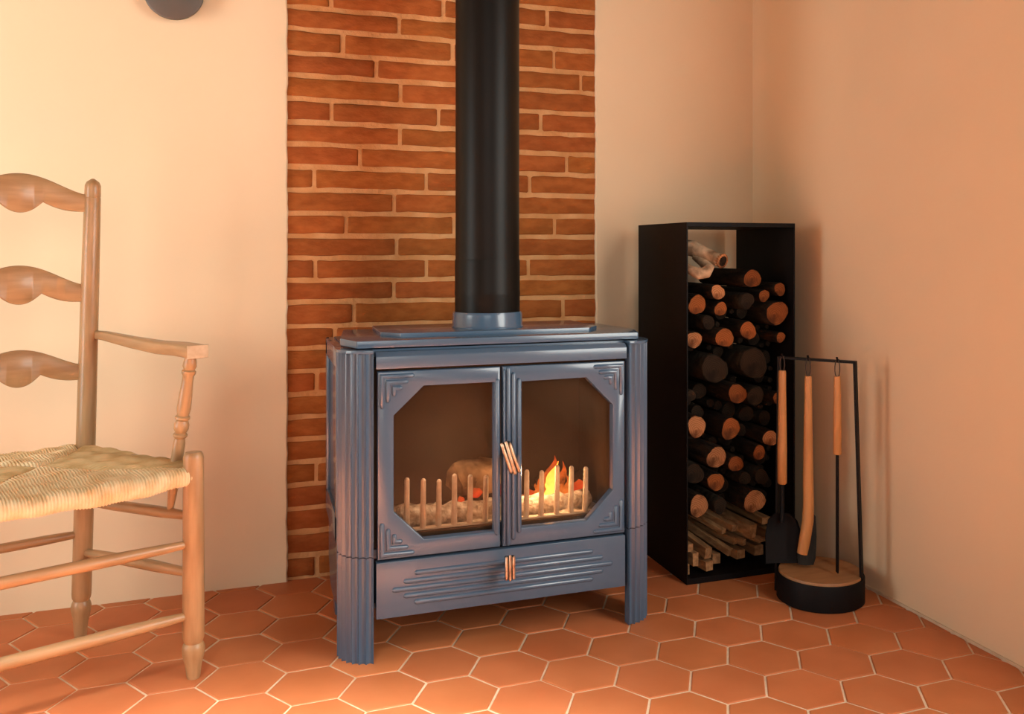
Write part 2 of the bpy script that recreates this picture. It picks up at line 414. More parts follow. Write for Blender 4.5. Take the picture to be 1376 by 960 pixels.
mb = MB().prism([(xr(2.72) - 0.004, 2.72), (xr(YF) - 0.004, YF), (xr(YF), YF), (xr(2.72), 2.72)], 'z', -0.01, 0.007)  # pale strip drawn in place of the highlight on the paint edge
tag(mb.build('edge_highlight_1', 'grout'), 'thin pale strip for the highlight on the paint edge at the wall foot', kind='structure')
mb = MB()
for ya, yb, z0, z1 in ((2.90, 2.15, -0.05, ZC), (2.15, 0.95, -0.05, 0.15), (2.15, 0.95, 1.70, ZC), (0.95, YF - 0.1, -0.05, ZC)):
    mb.box(XL - 0.22, XL, yb, ya, z0, z1)
tag(mb.build('wall_left', 'plaster'), kind='structure')
mb = MB()
for xa, xb, z0, z1 in ((XL - 0.2, -1.4, -0.05, ZC), (-1.4, 0.4, 2.3, ZC), (0.4, 1.85, -0.05, ZC)):
    mb.box(xa, xb, YF - 0.2, YF, z0, z1)
tag(mb.build('wall_front', 'ceiling'), kind='structure')
tag(MB().box(XL - 0.2, 1.85, YF - 0.2, 2.9, ZC, ZC + 0.1).build('ceiling', 'ceiling'), kind='structure')
def window(name, horiz, fixed, a0, a1, z0, z1):
    mb = MB()
    t = 0.045
    def bx(u0, u1, w0, w1):
        if horiz == 'y': mb.box(fixed - 0.03, fixed + 0.03, u0, u1, w0, w1, 0.004)
        else: mb.box(u0, u1, fixed - 0.03, fixed + 0.03, w0, w1, 0.004)
    bx(a0, a1, z0, z0 + t); bx(a0, a1, z1 - t, z1); bx(a0, a0 + t, z0, z1); bx(a1 - t, a1, z0, z1)
    bx((a0 + a1) / 2 - t / 2, (a0 + a1) / 2 + t / 2, z0, z1)
    return tag(mb.build(name, 'white'), kind='structure')
window('window_1', 'y', xr(0.5) + 0.15, -0.38, 1.28, 0.55, 1.85)
window('window_2', 'y', XL - 0.15, 0.95, 2.15, 0.15, 1.70)
window('door_1', 'x', YF - 0.12, -1.4, 0.4, 0.0, 2.3)

# ------------------------------------------------------------------ the stove
CXS = 0.572
st = empty('wood_stove', (CXS, 2.30, 0), 'slate blue enamelled cast iron wood stove with two glass doors and fluted corners', 'stove')
FY = 2.112   # front of doors
mirror = lambda x: 2 * CXS - x
# body shell
mb = MB()
for s in (0, 1):
    f = (lambda x: x) if s == 0 else mirror
    prof = [(2.16, 0.20), (2.16, 0.70), (2.505, 0.70), (2.505, 0.13), (2.46, 0.075), (2.40, 0.065), (2.25, 0.085), (2.19, 0.105)]
    x0, x1 = sorted((f(0.196), f(0.210)))
    mb.prism(prof, 'x', x0, x1, 0.002)
    # raised border round a sunk side panel
    a, b = sorted((f(0.1885), f(0.197)))
    for y0, y1, z0, z1 in ((2.20, 2.42, 0.655, 0.70), (2.20, 2.235, 0.25, 0.66), (2.47, 2.505, 0.30, 0.70), (2.20, 2.505, 0.25, 0.31), (2.40, 2.505, 0.655, 0.70)):
        mb.box(a, b, y0, y1, z0, z1, 0.0025)
mb.box(0.21, mirror(0.21), 2.493, 2.505, 0.12, 0.70)
mb.box(0.21, mirror(0.21), 2.14, 2.50, 0.225, 0.245)
mb.box(0.21, mirror(0.21), 2.14, 2.50, 0.685, 0.702)
mb.box(0.21, mirror(0.21), 2.17, 2.50, 0.100, 0.112)
mb.build('body', 'enamel', st)
# firebox lining
mb = MB()
mb.box(0.27, mirror(0.27), 2.44, 2.47, 0.246, 0.68); mb.box(0.245, 0.275, 2.16, 2.46, 0.246, 0.68)
mb.box(mirror(0.275), mirror(0.245), 2.16, 2.46, 0.246, 0.68); mb.box(0.25, mirror(0.25), 2.15, 2.46, 0.246, 0.258)
mb.box(0.25, mirror(0.25), 2.15, 2.46, 0.655, 0.68)
mb.build('firebox', 'soot', st)
# fluted columns and legs
def column_profile(mir, grow=0.0):
    pts = []
    c = (0.262, 2.178); R0 = 0.0735 + grow; nr = 7; sub = 9
    for k in range(nr * sub + 1):
        t = k / (nr * sub); a = R(180 + 90 * t)
        rr = R0 - 0.0075 * abs(math.sin(math.pi * t * nr)) ** 0.85
        pts.append((c[0] + rr * math.cos(a) * 1.0, c[1] + rr * math.sin(a)))
    pts.append((0.2635, 2.13)); pts.append((0.24, 2.16)); pts.append((0.225, 2.215)); pts.append((0.1945, 2.215))
    if mir: pts = [(mirror(x), y) for x, y in pts][::-1]
    return pts
for mir in (False, True):
    MB().prism(column_profile(mir), 'z', 0.2385, 0.695).build('column', 'enamel', st)
    pr = column_profile(mir)
    m_ = MB().prism(pr, 'z', 0.0, 0.2365)
    m_.build('leg', 'enamel', st)
    cp = [(0.186, 2.215), (0.186, 2.178)] + [(0.262 + 0.0755 * math.cos(R(180 + 10 * k)), 2.178 + 0.0755 * math.sin(R(180 + 10 * k))) for k in range(1, 10)] + [(0.262, 2.16), (0.24, 2.215)]
    if mir: cp = [(mirror(x), y) for x, y in cp][::-1]
    MB().prism(cp, 'z', 0.6955, 0.7025, 0.0015).build('column_cap', 'enamel', st)
    x0, x1 = (0.205, 0.245) if not mir else (mirror(0.245), mirror(0.205))
    MB().box(x0, x1, 2.42, 2.47, 0, 0.16, 0.004).build('rear_leg', 'enamel', st)
# fascia rail above the doors
MB().prism([(2.106, 0.660), (2.106, 0.688), (2.118, 0.698), (2.16, 0.698), (2.16, 0.660)], 'x', 0.2675, 0.8765, 0.0022).build('fascia_rail', 'enamel', st)
# top
tp = [(0.228, 2.455), (0.199, 2.222), (0.2275, 2.128)]
tp = tp + [(mirror(x), y) for x, y in reversed(tp)]
MB().prism(tp, 'z', 0.7055, 0.7225, 0.0035).build('top_plate', 'enamel', st)
MB().prism([(0.30, 2.44), (0.295, 2.245), (0.335, 2.19), (mirror(0.335), 2.19), (mirror(0.295), 2.245), (mirror(0.30), 2.44)],
           'z', 0.722, 0.7325, 0.0025).build('raised_top', 'enamel', st)
PX, PY = 0.574, 2.31
MB().lathe((PX, PY, 0.73), (PX, PY, 0.772), [(0, 0.0905), (0.12, 0.0915), (0.2, 0.0895), (0.85, 0.0885), (1, 0.086)], 48).build('flue_collar', 'enamel', st)
# doors
def frame_panel(outer, inner, y0, y1):
    m_ = MB(); bm = m_.bm
    def loop(pts): 
        vs = [bm.verts.new((x, y0, z)) for x, z in pts]
        return [bm.edges.new((vs[i], vs[(i + 1) % len(vs)])) for i in range(len(vs))]
    es = loop(outer) + loop(inner)
    bmesh.ops.triangle_fill(bm, use_beauty=True, edges=es)
    ex = bmesh.ops.extrude_face_region(bm, geom=bm.faces[:])
    bmesh.ops.translate(bm, verts=[g for g in ex['geom'] if isinstance(g, bmesh.types.BMVert)], vec=(0, y1 - y0, 0))
    bmesh.ops.recalc_face_normals(bm, faces=bm.faces[:])
    bmesh.ops.dissolve_limit(bm, angle_limit=R(1), verts=bm.verts[:], edges=bm.edges[:])
    fe = [e for e in bm.edges if all(abs(v.co.y - y0) < 1e-5 for v in e.verts) and e.calc_face_angle(0) > R(40)]
    bmesh.ops.bevel(bm, geom=fe, offset=0.0035, segments=2, profile=0.5, affect='EDGES')
    return m_
def half_rib(mb, pts, w, y, h):
    """raised half-round bar along pts (x,z) on the face y"""
    n = 7
    P = [Vector((x, 0, z)) for x, z in pts]
    rings = []
    def ring(p, side, sc):
        return [(p.x + side.x * math.cos(math.pi * k / (n - 1)) * w / 2 * sc, y + 0.001 - h * math.sin(math.pi * k / (n - 1)) * sc - (0 if sc == 1 else 0), p.z + side.z * math.cos(math.pi * k / (n - 1)) * w / 2 * sc) for k in range(n)]
    for i, p in enumerate(P):
        if i == 0: d = (P[1] - P[0]).normalized()
        elif i == len(P) - 1: d = (P[-1] - P[-2]).normalized()
        else:
            d1 = (P[i] - P[i - 1]).normalized(); d2 = (P[i + 1] - P[i]).normalized(); d = (d1 + d2).normalized()
        side = Vector((-d.z, 0, d.x))
        k = 1.0
        if 0 < i < len(P) - 1: k = 1 / max(0.3, side.dot(Vector((-d1.z, 0, d1.x))))
        if i == 0:
            rings.append(ring(p - d * w * 0.45, side, 0.35)); rings.append(ring(p - d * w * 0.25, side, 0.8))
        rings.append([(p.x + (q[0] - p.x) * k, q[1], p.z + (q[2] - p.z) * k) for q in ring(p, side, 1)])
        if i == len(P) - 1:
            rings.append(ring(p + d * w * 0.25, side, 0.8)); rings.append(ring(p + d * w * 0.45, side, 0.35))
    mb.loft(rings)
def corner_ornament(door, cx, cz, dx, dz):
    for q in range(3):
        o = 0.0078 + q * 0.0138; ln = 0.068 - q * 0.0272
        mb = MB()
        half_rib(mb, [(cx + dx * (o + ln), cz + dz * o), (cx + dx * o, cz + dz * o), (cx + dx * o, cz + dz * (o + ln))], 0.0112, FY, 0.0062)
        mb.build('corner_moulding', 'enamel', door)
DZ0, DZ1 = 0.2285, 0.6535
for mir in (False, True):
    if not mir:
        outer = [(0.2715, DZ0), (0.556, DZ0), (0.556, DZ1), (0.2715, DZ1)]
        inner = [(0.376, 0.617), (0.308, 0.553), (0.308, 0.334), (0.376, 0.266), (0.541, 0.266), (0.541, 0.617)]
        glass = (0.300, 0.5445)
    else:
        outer = [(0.5615, DZ0), (0.873, DZ0), (0.873, DZ1), (0.5615, DZ1)]
        inner = [(0.609, 0.615), (0.772, 0.617), (0.841, 0.547), (0.841, 0.337), (0.772, 0.268), (0.609, 0.268)]
        glass = (0.605, 0.847)
    d = frame_panel(outer, inner, FY, FY + 0.022).build('door', 'enamel', st, angle=30)
    MB().box(glass[0], glass[1], FY + 0.0235, FY + 0.0275, 0.258, 0.625).build('glass_pane', 'glass', d)
    if not mir:
        corner_ornament(d, 0.2735, 0.6505, 1, -1); corner_ornament(d, 0.2735, 0.2315, 1, 1)
        ribs = [(0.5485, 0.262, 0.620)]
    else:
        corner_ornament(d, 0.8710, 0.6505, -1, -1); corner_ornament(d, 0.8710, 0.2315, -1, 1)
        ribs = [(0.5645, 0.236, 0.645), (0.5752, 0.234, 0.648), (0.5880, 0.247, 0.634), (0.6015, 0.262, 0.620)]
    for x, a, b in ribs:
        mb = MB(); w = 0.0115 if x != 0.5645 else 0.006
        half_rib(mb, [(x, a), (x, b)], w, FY, 0.0075); mb.build('rib', 'enamel', d)
    if mir:
        # bronze latch: slanting bundle of three bars on a short stem
        h = MB()
        h.tube([(0.571, FY + 0.005, 0.447), (0.568, 2.065, 0.447)], 0.007, 12)
        h.prism([(0.5655 - 0.024, 0.483), (0.5655, 0.487), (0.5655 + 0.024, 0.415), (0.5655, 0.411)], 'y', 2.0585, 2.066, 0.001)
        hd = h.build('latch', 'pipe', d); hd['label'] = 'dark backplate of the bronze latch'
        for q in range(3):
            ox = (q - 1) * 0.0094
            b = MB(); e = 0.036 - abs(q - 1) * 0.004
            b.tube([(0.5655 + ox - 0.011 - 0.0008, 2.0585 - 0.002 * (q == 1), 0.449 + e + 0.003), (0.5655 + ox - 0.011, 2.0575 - 0.002 * (q == 1), 0.449 + e), (0.5655 + ox + 0.011, 2.0575 - 0.002 * (q == 1), 0.449 - e), (0.5655 + ox + 0.0118, 2.0585, 0.449 - e - 0.003)],
                   [0.0025, 0.0042, 0.0042, 0.0025], 10)
            b.build('latch_bar', 'bronze', d)
# ash drawer
dr = MB().box(0.2685, 0.8745, FY, FY + 0.03, 0.0955, 0.2225, 0.0025).build('ash_drawer', 'enamel', st)
for xa, xb, zc in ((0.356, 0.788, 0.192), (0.331, 0.814, 0.1745), (0.305, 0.839, 0.1575), (0.331, 0.814, 0.1415), (0.356, 0.788, 0.125)):
    mb = MB(); half_rib(mb, [(xa + 0.004, zc), (xb - 0.004, zc)], 0.0122, FY, 0.0060); mb.build('rib', 'enamel', dr)
kb = MB(); kb.tube([(0.571, FY + 0.005, 0.192), (0.569, 2.075, 0.192)], 0.006, 12); kb.box(0.556, 0.578, 2.066, 2.073, 0.165, 0.219, 0.001); kb = kb.build('knob', 'pipe', dr)
for q in range(3):
    b = MB(); ox = (q - 1) * 0.0084; e = 0.027 - abs(q - 1) * 0.003
    b.tube([(0.567 + ox, 2.066, 0.192 + e + 0.003), (0.567 + ox, 2.065, 0.192 + e), (0.567 + ox, 2.065, 0.192 - e), (0.567 + ox, 2.066, 0.192 - e - 0.003)], [0.002, 0.0038, 0.0038, 0.002], 10)
    b.build('knob_bar', 'bronze', dr)

# flue pipe
fp = empty('flue_pipe', (PX, PY, 0.772), 'tall matt black round flue pipe rising from the blue stove', 'flue pipe')
MB().lathe((PX, PY, 0.744), (PX, PY, ZC), [(0, 0.0812), (1, 0.0812)], 64).build('pipe', 'pipe', fp)
MB().lathe((PX, PY, 0.757), (PX, PY, 0.905), [(0, 0.0822), (0.03, 0.0828), (0.36, 0.0828), (0.39, 0.0834), (0.44, 0.0834), (0.47, 0.0828), (0.97, 0.0828), (1, 0.082)], 64).build('sleeve', 'pipe', fp)

# fire
gr = empty('fire_grate', (0.565, 2.175, 0.258), 'ash dusted iron fire grate with upright prongs, light painted in, behind the stove glass', 'fire grate')
MB().box(0.315, 0.83, 2.160, 2.178, 0.262, 0.277, 0.002).build('bar', 'iron', gr)
MB().box(0.300, 0.845, 2.145, 2.157, 0.2585, 0.274, 0.002).build('front_lip', 'soot', gr)
for i, x in enumerate((0.345, 0.383, 0.42, 0.457, 0.495, 0.533, 0.597, 0.635, 0.673, 0.713, 0.750, 0.788)):
    zt = 0.398 - 0.010 * (i % 3) / 2
    MB().tube([(x, 2.168, 0.265), (x, 2.163, 0.32), (x, 2.16, zt - 0.004), (x, 2.16, zt)], [0.0075, 0.0068, 0.006, 0.003], 10).build('prong', 'iron', gr)
def lump(mb, c, sx, sy, sz, seed, sub=3):
    r_ = random.Random(seed)
    o = bmesh.ops.create_icosphere(mb.bm, subdivisions=sub, radius=1)
    ph = [r_.uniform(0, 6.28) for _ in range(6)]
    for v in o['verts']:
        p = v.co
        k = 1 + 0.12 * math.sin(p.x * 5 + ph[0]) * math.sin(p.y * 4 + ph[1]) + 0.10 * math.sin(p.z * 7 + ph[2] + p.x * 3) + r_.uniform(-.05, .05)
        v.co = Vector((c[0] + p.x * sx * k, c[1] + p.y * sy * k, c[2] + p.z * sz * k))
def ragged_log(name, a, b, r, seed, material, label, group=None):
    r_ = random.Random(seed); a, b = Vector(a), Vector(b); n = 14
    pts = []; rad = []
    for i in range(n):
        t = i / (n - 1)
        pts.append(a.lerp(b, t) + Vector((0, r_.uniform(-1, 1), r_.uniform(-1, 1))) * r * 0.13); rad.append(r * (0.86 + 0.22 * r_.random()) * (0.75 if i in (0, n - 1) else 1))
    m_ = MB().tube(pts, rad, 16)
    for v in m_.bm.verts: v.co += Vector((r_.uniform(-1, 1), r_.uniform(-1, 1), r_.uniform(-1, 1))) * r * 0.07
    return tag(m_.build(name, material, None, org=((a + b) / 2), angle=70), label, 'log', group)
ragged_log('burning_log', (0.33, 2.215, 0.290), (0.58, 2.22, 0.288), 0.029, 1, 'ash', 'white ashed burning log lying along the grate behind the left stove glass')
ragged_log('burning_log', (0.60, 2.215, 0.288), (0.82, 2.225, 0.286), 0.027, 2, 'ash', 'white ashed burning log under the tall flame')
ragged_log('burning_log', (0.482, 2.275, 0.352), (0.575, 2.285, 0.356), 0.046, 3, 'charwood', 'scorched tan log block behind the white log in the left door')
ragged_log('burning_log', (0.71, 2.33, 0.300), (0.83, 2.29, 0.315), 0.030, 4, 'soot', 'charred log glowing behind the tall flame')
mb = MB()
for i in range(26): lump(mb, (random.uniform(0.31, 0.83), random.uniform(2.19, 2.40), 0.262), random.uniform(.03, .06), random.uniform(.02, .04), random.uniform(.008, .02), i, 2)
tag(mb.build('ash_bed', 'ash', None, org=(0.57, 2.3, 0.26)), 'pale crumbled ash heaped on the firebox floor', 'ash', kind='stuff')
def tongue(mb, x, y, z, h, w, bend, seed):
    r_ = random.Random(seed); pts = []; rad = []
    for i in range(11):
        t = i / 10
        pts.append((x + bend * t * t + 0.006 * math.sin(t * 7 + seed), y + 0.004 * math.sin(t * 5 + seed), z + h * t))
        rad.append(max(0.0008, w * (math.sin(math.pi * min(1, t * 0.72 + 0.28)) ** 1.3)))
    mb.tube(pts, rad, 12, flat=0.7)
fm = empty('flame', (0.732, 2.25, 0.305), 'tall yellow orange flame burning behind the right stove glass', 'flame')
mb = MB()
tongue(mb, 0.722, 2.235, 0.305, 0.085, 0.014, 0.012, 1); tongue(mb, 0.736, 2.24, 0.300, 0.062, 0.012, -0.004, 2); tongue(mb, 0.712, 2.24, 0.30, 0.04, 0.010, 0.004, 5)
mb.build('flame_core', 'flame_core', fm)
mb = MB()
for i, (x, h, w, b) in enumerate(((0.704, 0.070, 0.014, 0.006), (0.728, 0.102, 0.022, 0.006), (0.752, 0.085, 0.016, 0.010), (0.770, 0.050, 0.013, 0.006), (0.69, 0.035, 0.012, 0.0))):
    tongue(mb, x, 2.255, 0.298, h, w, b, i + 7)
mb.build('flame_veil', 'flame_outer', fm)
for (x, y, z, s, lab) in ((0.527, 2.236, 0.329, 0.014, 'glowing red ember on the charred log behind the left glass'), (0.797, 2.238, 0.318, 0.017, 'glowing red ember beside the tall flame'),
                     (0.665, 2.245, 0.308, 0.015, 'small red ember between the flame and the door mullion'), (0.49, 2.24, 0.312, 0.009, 'tiny red ember low at the end of the white log')):
    mb = MB(); lump(mb, (x, y, z), s, s * 0.6, s * 1.05, int(x * 1000), 2); tag(mb.build('ember', 'ember', None, org=(x, y, z)), lab, 'ember')
pl = bpy.data.lights.new('fire_glow', 'POINT'); pl.energy = 1.0; pl.color = (1.0, 0.62, 0.34); pl.shadow_soft_size = 0.012
po = bpy.data.objects.new('fire_glow', pl); COL.objects.link(po); po.location = (0.68, 2.195, 0.375); po.parent = fm; po.location = Vector((0.68, 2.195, 0.375)) - wloc(fm)

pl2 = bpy.data.lights.new('prong_fill', 'POINT'); pl2.energy = 0.5; pl2.color = (1.0, 0.66, 0.42); pl2.shadow_soft_size = 0.012  # added lamp that brightens the left prongs, set well above the embers
po2 = bpy.data.objects.new('prong_fill', pl2); COL.objects.link(po2); po2.parent = fm; po2.location = Vector((0.42, 2.195, 0.46)) - wloc(fm)

# ------------------------------------------------------------------ log rack
HX0, HX1, HY0, HY1, HZ = 1.137, 1.4855, 2.302, 2.64, 1.006
rk = empty('log_rack', ((HX0 + HX1) / 2, (HY0 + HY1) / 2, 0), 'tall narrow black steel log rack open front and back', 'log rack')
MB().box(HX0, HX0 + 0.004, HY0, HY1, 0, HZ, 0.0006, 1).build('side_panel', 'black', rk)
MB().box(HX1 - 0.004, HX1, HY0, HY1, 0, HZ, 0.0006, 1).build('side_panel', 'black', rk)
MB().box(HX0 + 0.004, HX1 - 0.004, HY0, HY1, HZ - 0.012, HZ, 0.0006, 1).build('top_panel', 'black', rk)
MB().box(HX0 + 0.004, HX1 - 0.004, HY0, HY1, 0.0, 0.016, 0.0006, 1).build('bottom_panel', 'black', rk)
MB().box(HX0 + 0.004, HX1 - 0.004, HY1 - 0.02, HY1, 0.0, 0.16, 0.0006, 1).build('rear_lip', 'black', rk)
PALE, ORA, DRK = 'end_pale', 'end_orange', 'end_dark'
LOGS = [  # x, z, radius, end, depth of the cut face, label
 (1.240, 0.809, .0252, PALE, 2.312, 'bright speckled log end just below the twisted branch'),
 (1.361, 0.846, .0320, ORA, 2.330, 'large orange log end with pale heart topping the pile right of the twisted branch'),
 (1.396, 0.796, .0204, ORA, 2.325, 'small orange log end tucked under the topmost orange log'),
 (1.455, 0.814, .0217, ORA, 2.335, 'small oval log end high against the right panel of the black rack'),
 (1.337, 0.783, .0266, DRK, 2.318, 'brown ringed log with rough end sloping below the topmost orange log'),
 (1.436, 0.746, .0400, ORA, 2.318, 'largest orange log end with pale crack against the right rack panel'),
 (1.181, 0.775, .0313, ORA, 2.325, 'orange log end against left rack panel beside the bright speckled log'),
 (1.251, 0.763, .0235, ORA, 2.318, 'broken edged log end with white splinter under the speckled log'),
 (1.215, 0.724, .0231, DRK, 2.322, 'small brown log end between the splintered log and left panel'),
 (1.172, 0.676, .0280, PALE, 2.328, 'narrow cracked log end against the left panel above the big grey logs'),
 (1.263, 0.680, .0316, ORA, 2.316, 'plain orange log end above the big grey log'),
 (1.347, 0.697, .0299, ORA, 2.330, 'oval orange log end in the middle of the upper pile'),
 (1.455, 0.674, .0173, ORA, 2.330, 'small round orange log end right above the hanging loops'),
 (1.247, 0.590, .0480, DRK, 2.345, 'big dark grey log end with split at the left of the pile'),
 (1.377, 0.599, .0500, DRK, 2.350, 'big dark grey log end at the right of the pile'),
 (1.302, 0.520, .0329, ORA, 2.312, 'bright round orange log end in the middle below the big grey logs'),
 (1.163, 0.519, .0187, DRK, 2.330, 'small grey log end at left panel below the big grey log'),
 (1.382, 0.503, .0321, DRK, 2.350, 'dark log right of the bright round orange end'),
 (1.445, 0.497, .0194, ORA, 2.330, 'orange log end half hidden behind the shovel handle'),
 (1.182, 0.431, .0345, PALE, 2.330, 'notched log end with pale lower edge at left panel'),
 (1.287, 0.419, .0360, ORA, 2.325, 'tall oval brown log end at the centre of the lower pile'),
 (1.420, 0.382, .0280, PALE, 2.330, 'pale broken log end left of the shovel handle'),
 (1.233, 0.345, .0350, PALE, 2.308, 'brightest log end with a knot on its upper edge'),
 (1.304, 0.318, .0276, ORA, 2.325, 'brown log end right of the knotted bright log'),
 (1.386, 0.342, .0236, ORA, 2.335, 'small brown log end under the pale broken one'),
 (1.178, 0.298, .0330, DRK, 2.335, 'grey weathered log end against left panel below the knotted log'),
 (1.242, 0.271, .0315, ORA, 2.328, 'brown log end directly under the bright knotted log'),
 (1.183, 0.211, .0355, PALE, 2.318, 'golden log end lowest at the left panel above the kindling'),
 (1.259, 0.200, .0253, DRK, 2.335, 'dark small log end beside the lowest golden log'),
 (1.371, 0.202, .0400, PALE, 2.335, 'split half log with hollow upper side above the kindling'),
 (1.345, 0.268, .0220, DRK, 2.345, 'dark log end above the split half log'),
 (1.401, 0.268, .0260, DRK, 2.348, 'dark round log end near the shovel handle foot'),
]
circ = [[x, z, r] for x, z, r, *_ in LOGS]
for _ in range(60):
    for i in range(len(circ)):
        for j in range(i):
            dx = circ[i][0] - circ[j][0]; dz = circ[i][1] - circ[j][1]; d = math.hypot(dx, dz); ov = circ[i][2] + circ[j][2] + 0.0015 - d
            if ov > 0:
                for q, s in ((i, 1), (j, -1)):
                    circ[q][0] += s * dx / d * ov * 0.25; circ[q][1] += s * dz / d * ov * 0.25; circ[q][2] -= ov * 0.12
    for c in circ: c[0] = min(max(c[0], HX0 + 0.006 + c[2]), HX1 - 0.006 - c[2])
def make_log(x, z, r, endm, y0, label, seed, group=None, ymax=HY1 - 0.02):
    r_ = random.Random(seed); n = 18
    ph = [r_.uniform(0, 6.28) for _ in range(4)]
    sh = [0.96 + 0.07 * math.sin(2 * a + ph[0]) + 0.05 * math.sin(3 * a + ph[1]) + 0.02 * math.sin(7 * a + ph[2]) + r_.uniform(-.025, .025) for a in [2 * math.pi * k / n for k in range(n)]]
    mxr = max(sh); sh = [s / mxr for s in sh]
    bend = (r_.uniform(-.004, .004), r_.uniform(-.003, .003))
    y1 = y0 + min(0.29 + r_.uniform(-.02, 0.01), ymax - y0)
    def ring(y, k, ins=0):
        t = (y - y0) / (y1 - y0)
        return [(x + bend[0] * t + (r * k * s - ins) * math.cos(2 * math.pi * i / n), y, z + bend[1] * t + (r * k * s - ins) * math.sin(2 * math.pi * i / n)) for i, s in enumerate(sh)]
    m_ = MB().loft([ring(y0 + 0.0015, 1, r * 0.07), ring(y0, 1, r * 0.03), ring(y0 + 0.004, 1), ring((y0 + y1) / 2, 0.98), ring(y1, 0.97)])
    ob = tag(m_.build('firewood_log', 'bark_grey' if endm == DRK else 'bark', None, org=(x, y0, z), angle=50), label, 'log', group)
    e = MB(); rr = []
    for k, dy in ((0.95, 0.0022), (0.93, -0.0004), (0.5, -0.0012), (0.06, -0.0016)): rr.append([(px, y0 + dy, pz) for px, _, pz in ring(y0, k)])
    e.loft(rr).build('cut_end', endm, ob, org=(x + r_.uniform(-.2, .2) * r, y0, z + r_.uniform(-.2, .2) * r))
    return ob
for i, ((x, z, r), lg) in enumerate(zip(circ, LOGS)): make_log(x, z, r, lg[3], lg[4], lg[5], i + 50)
# thin added branches, dark so that the gaps deeper in the pile stay black
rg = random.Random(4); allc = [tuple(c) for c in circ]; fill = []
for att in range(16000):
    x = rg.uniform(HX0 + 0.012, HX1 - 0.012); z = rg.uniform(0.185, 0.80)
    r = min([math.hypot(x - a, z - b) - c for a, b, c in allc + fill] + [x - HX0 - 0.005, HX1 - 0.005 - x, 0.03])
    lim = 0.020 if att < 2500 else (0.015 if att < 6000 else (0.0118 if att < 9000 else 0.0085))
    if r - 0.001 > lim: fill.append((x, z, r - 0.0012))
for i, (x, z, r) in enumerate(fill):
    make_log(x, z, r, DRK, 2.42 + rg.uniform(-.012, .02), 'dark filler branch added to keep a gap between the stacked logs black', 300 + i, 'added branches darkening gaps in the log pile')
# twisted branch on top
tb = MB()
tb.tube([(1.170, 2.420, 0.868), (1.164, 2.430, 0.893), (1.166, 2.430, 0.922), (1.182, 2.420, 0.938), (1.205, 2.400, 0.933), (1.228, 2.375, 0.918), (1.246, 2.348, 0.906), (1.256, 2.320, 0.898)],
        [0.014, 0.019, 0.022, 0.024, 0.0235, 0.021, 0.019, 0.0205], 16)
tb.tube([(1.154, 2.350, 0.888), (1.160, 2.330, 0.874), (1.182, 2.318, 0.862), (1.206, 2.320, 0.866), (1.222, 2.335, 0.878), (1.218, 2.365, 0.894), (1.205, 2.39, 0.91)],
        [0.008, 0.013, 0.0165, 0.017, 0.016, 0.013, 0.010], 16)
tw = tag(tb.build('twisted_branch', 'driftwood', None, org=(1.2, 2.36, 0.855), angle=60), 'pale twisted barkless branch with hollow end on top of the log pile', 'branch')
e0, e1 = Vector((1.254, 2.326, 0.8998)), Vector((1.2575, 2.3155, 0.8968))
MB().lathe(e0, e1, [(0, 0.020), (0.9, 0.0212), (1.0, 0.0195), (1.0, 0.0150), (0.4, 0.0140)], 16).build('cut_end', 'end_pale', tw)
mh = MB().lathe(e0, e0.lerp(e1, 0.97), [(0, 0.0145), (1, 0.0145)], 16).build('hollow', 'bark', tw)  # near-flush dark plug, its colour stands for the shade inside the branch
# kindling
KL = [ # end x, y, z ; far end x, y, z ; width, height
 (1.214, 2.315, 0.040, 1.165, 2.60, 0.045, .024, .026), (1.212, 2.318, 0.075, 1.166, 2.58, 0.122, .022, .030), (1.172, 2.318, 0.062, 1.152, 2.60, 0.06, .018, .036),
 (1.158, 2.320, 0.096, 1.152, 2.60, 0.094, .016, .022), (1.286, 2.325, 0.066, 1.175, 2.57, 0.150, .016, .020), (1.152, 2.325, 0.035, 1.152, 2.60, 0.035, .010, .030),
 (1.255, 2.350, 0.045, 1.220, 2.60, 0.045, .026, .028), (1.276, 2.345, 0.122, 1.190, 2.58, 0.17, .018, .012), 
 (1.312, 2.345, 0.128, 1.230, 2.59, 0.165, .024, .018), (1.318, 2.355, 0.087, 1.240, 2.60, 0.11, .014, .018), (1.345, 2.350, 0.082, 1.270, 2.60, 0.10, .014, .018),
 (1.375, 2.352, 0.110, 1.290, 2.59, 0.150, .030, .040), (1.400, 2.340, 0.083, 1.30, 2.59, 0.105, .034, .007), (1.34, 2.36, 0.045, 1.30, 2.60, 0.05, .028, .026), (1.40, 2.36, 0.05, 1.38, 2.60, 0.055, .03, .03),
 (1.44, 2.36, 0.09, 1.42, 2.60, 0.10, .025, .03), (1.43, 2.37, 0.13, 1.40, 2.6, 0.14, .03, .02),
]
KLAB = ['square pale kindling stick end lowest in the heap', 'square pale kindling stick leaning on the lowest pale one', 'upright rectangular kindling stick end by the left rack panel', 'short pale kindling stick end against left rack panel',
        'long golden kindling stick slanting out of the heap']
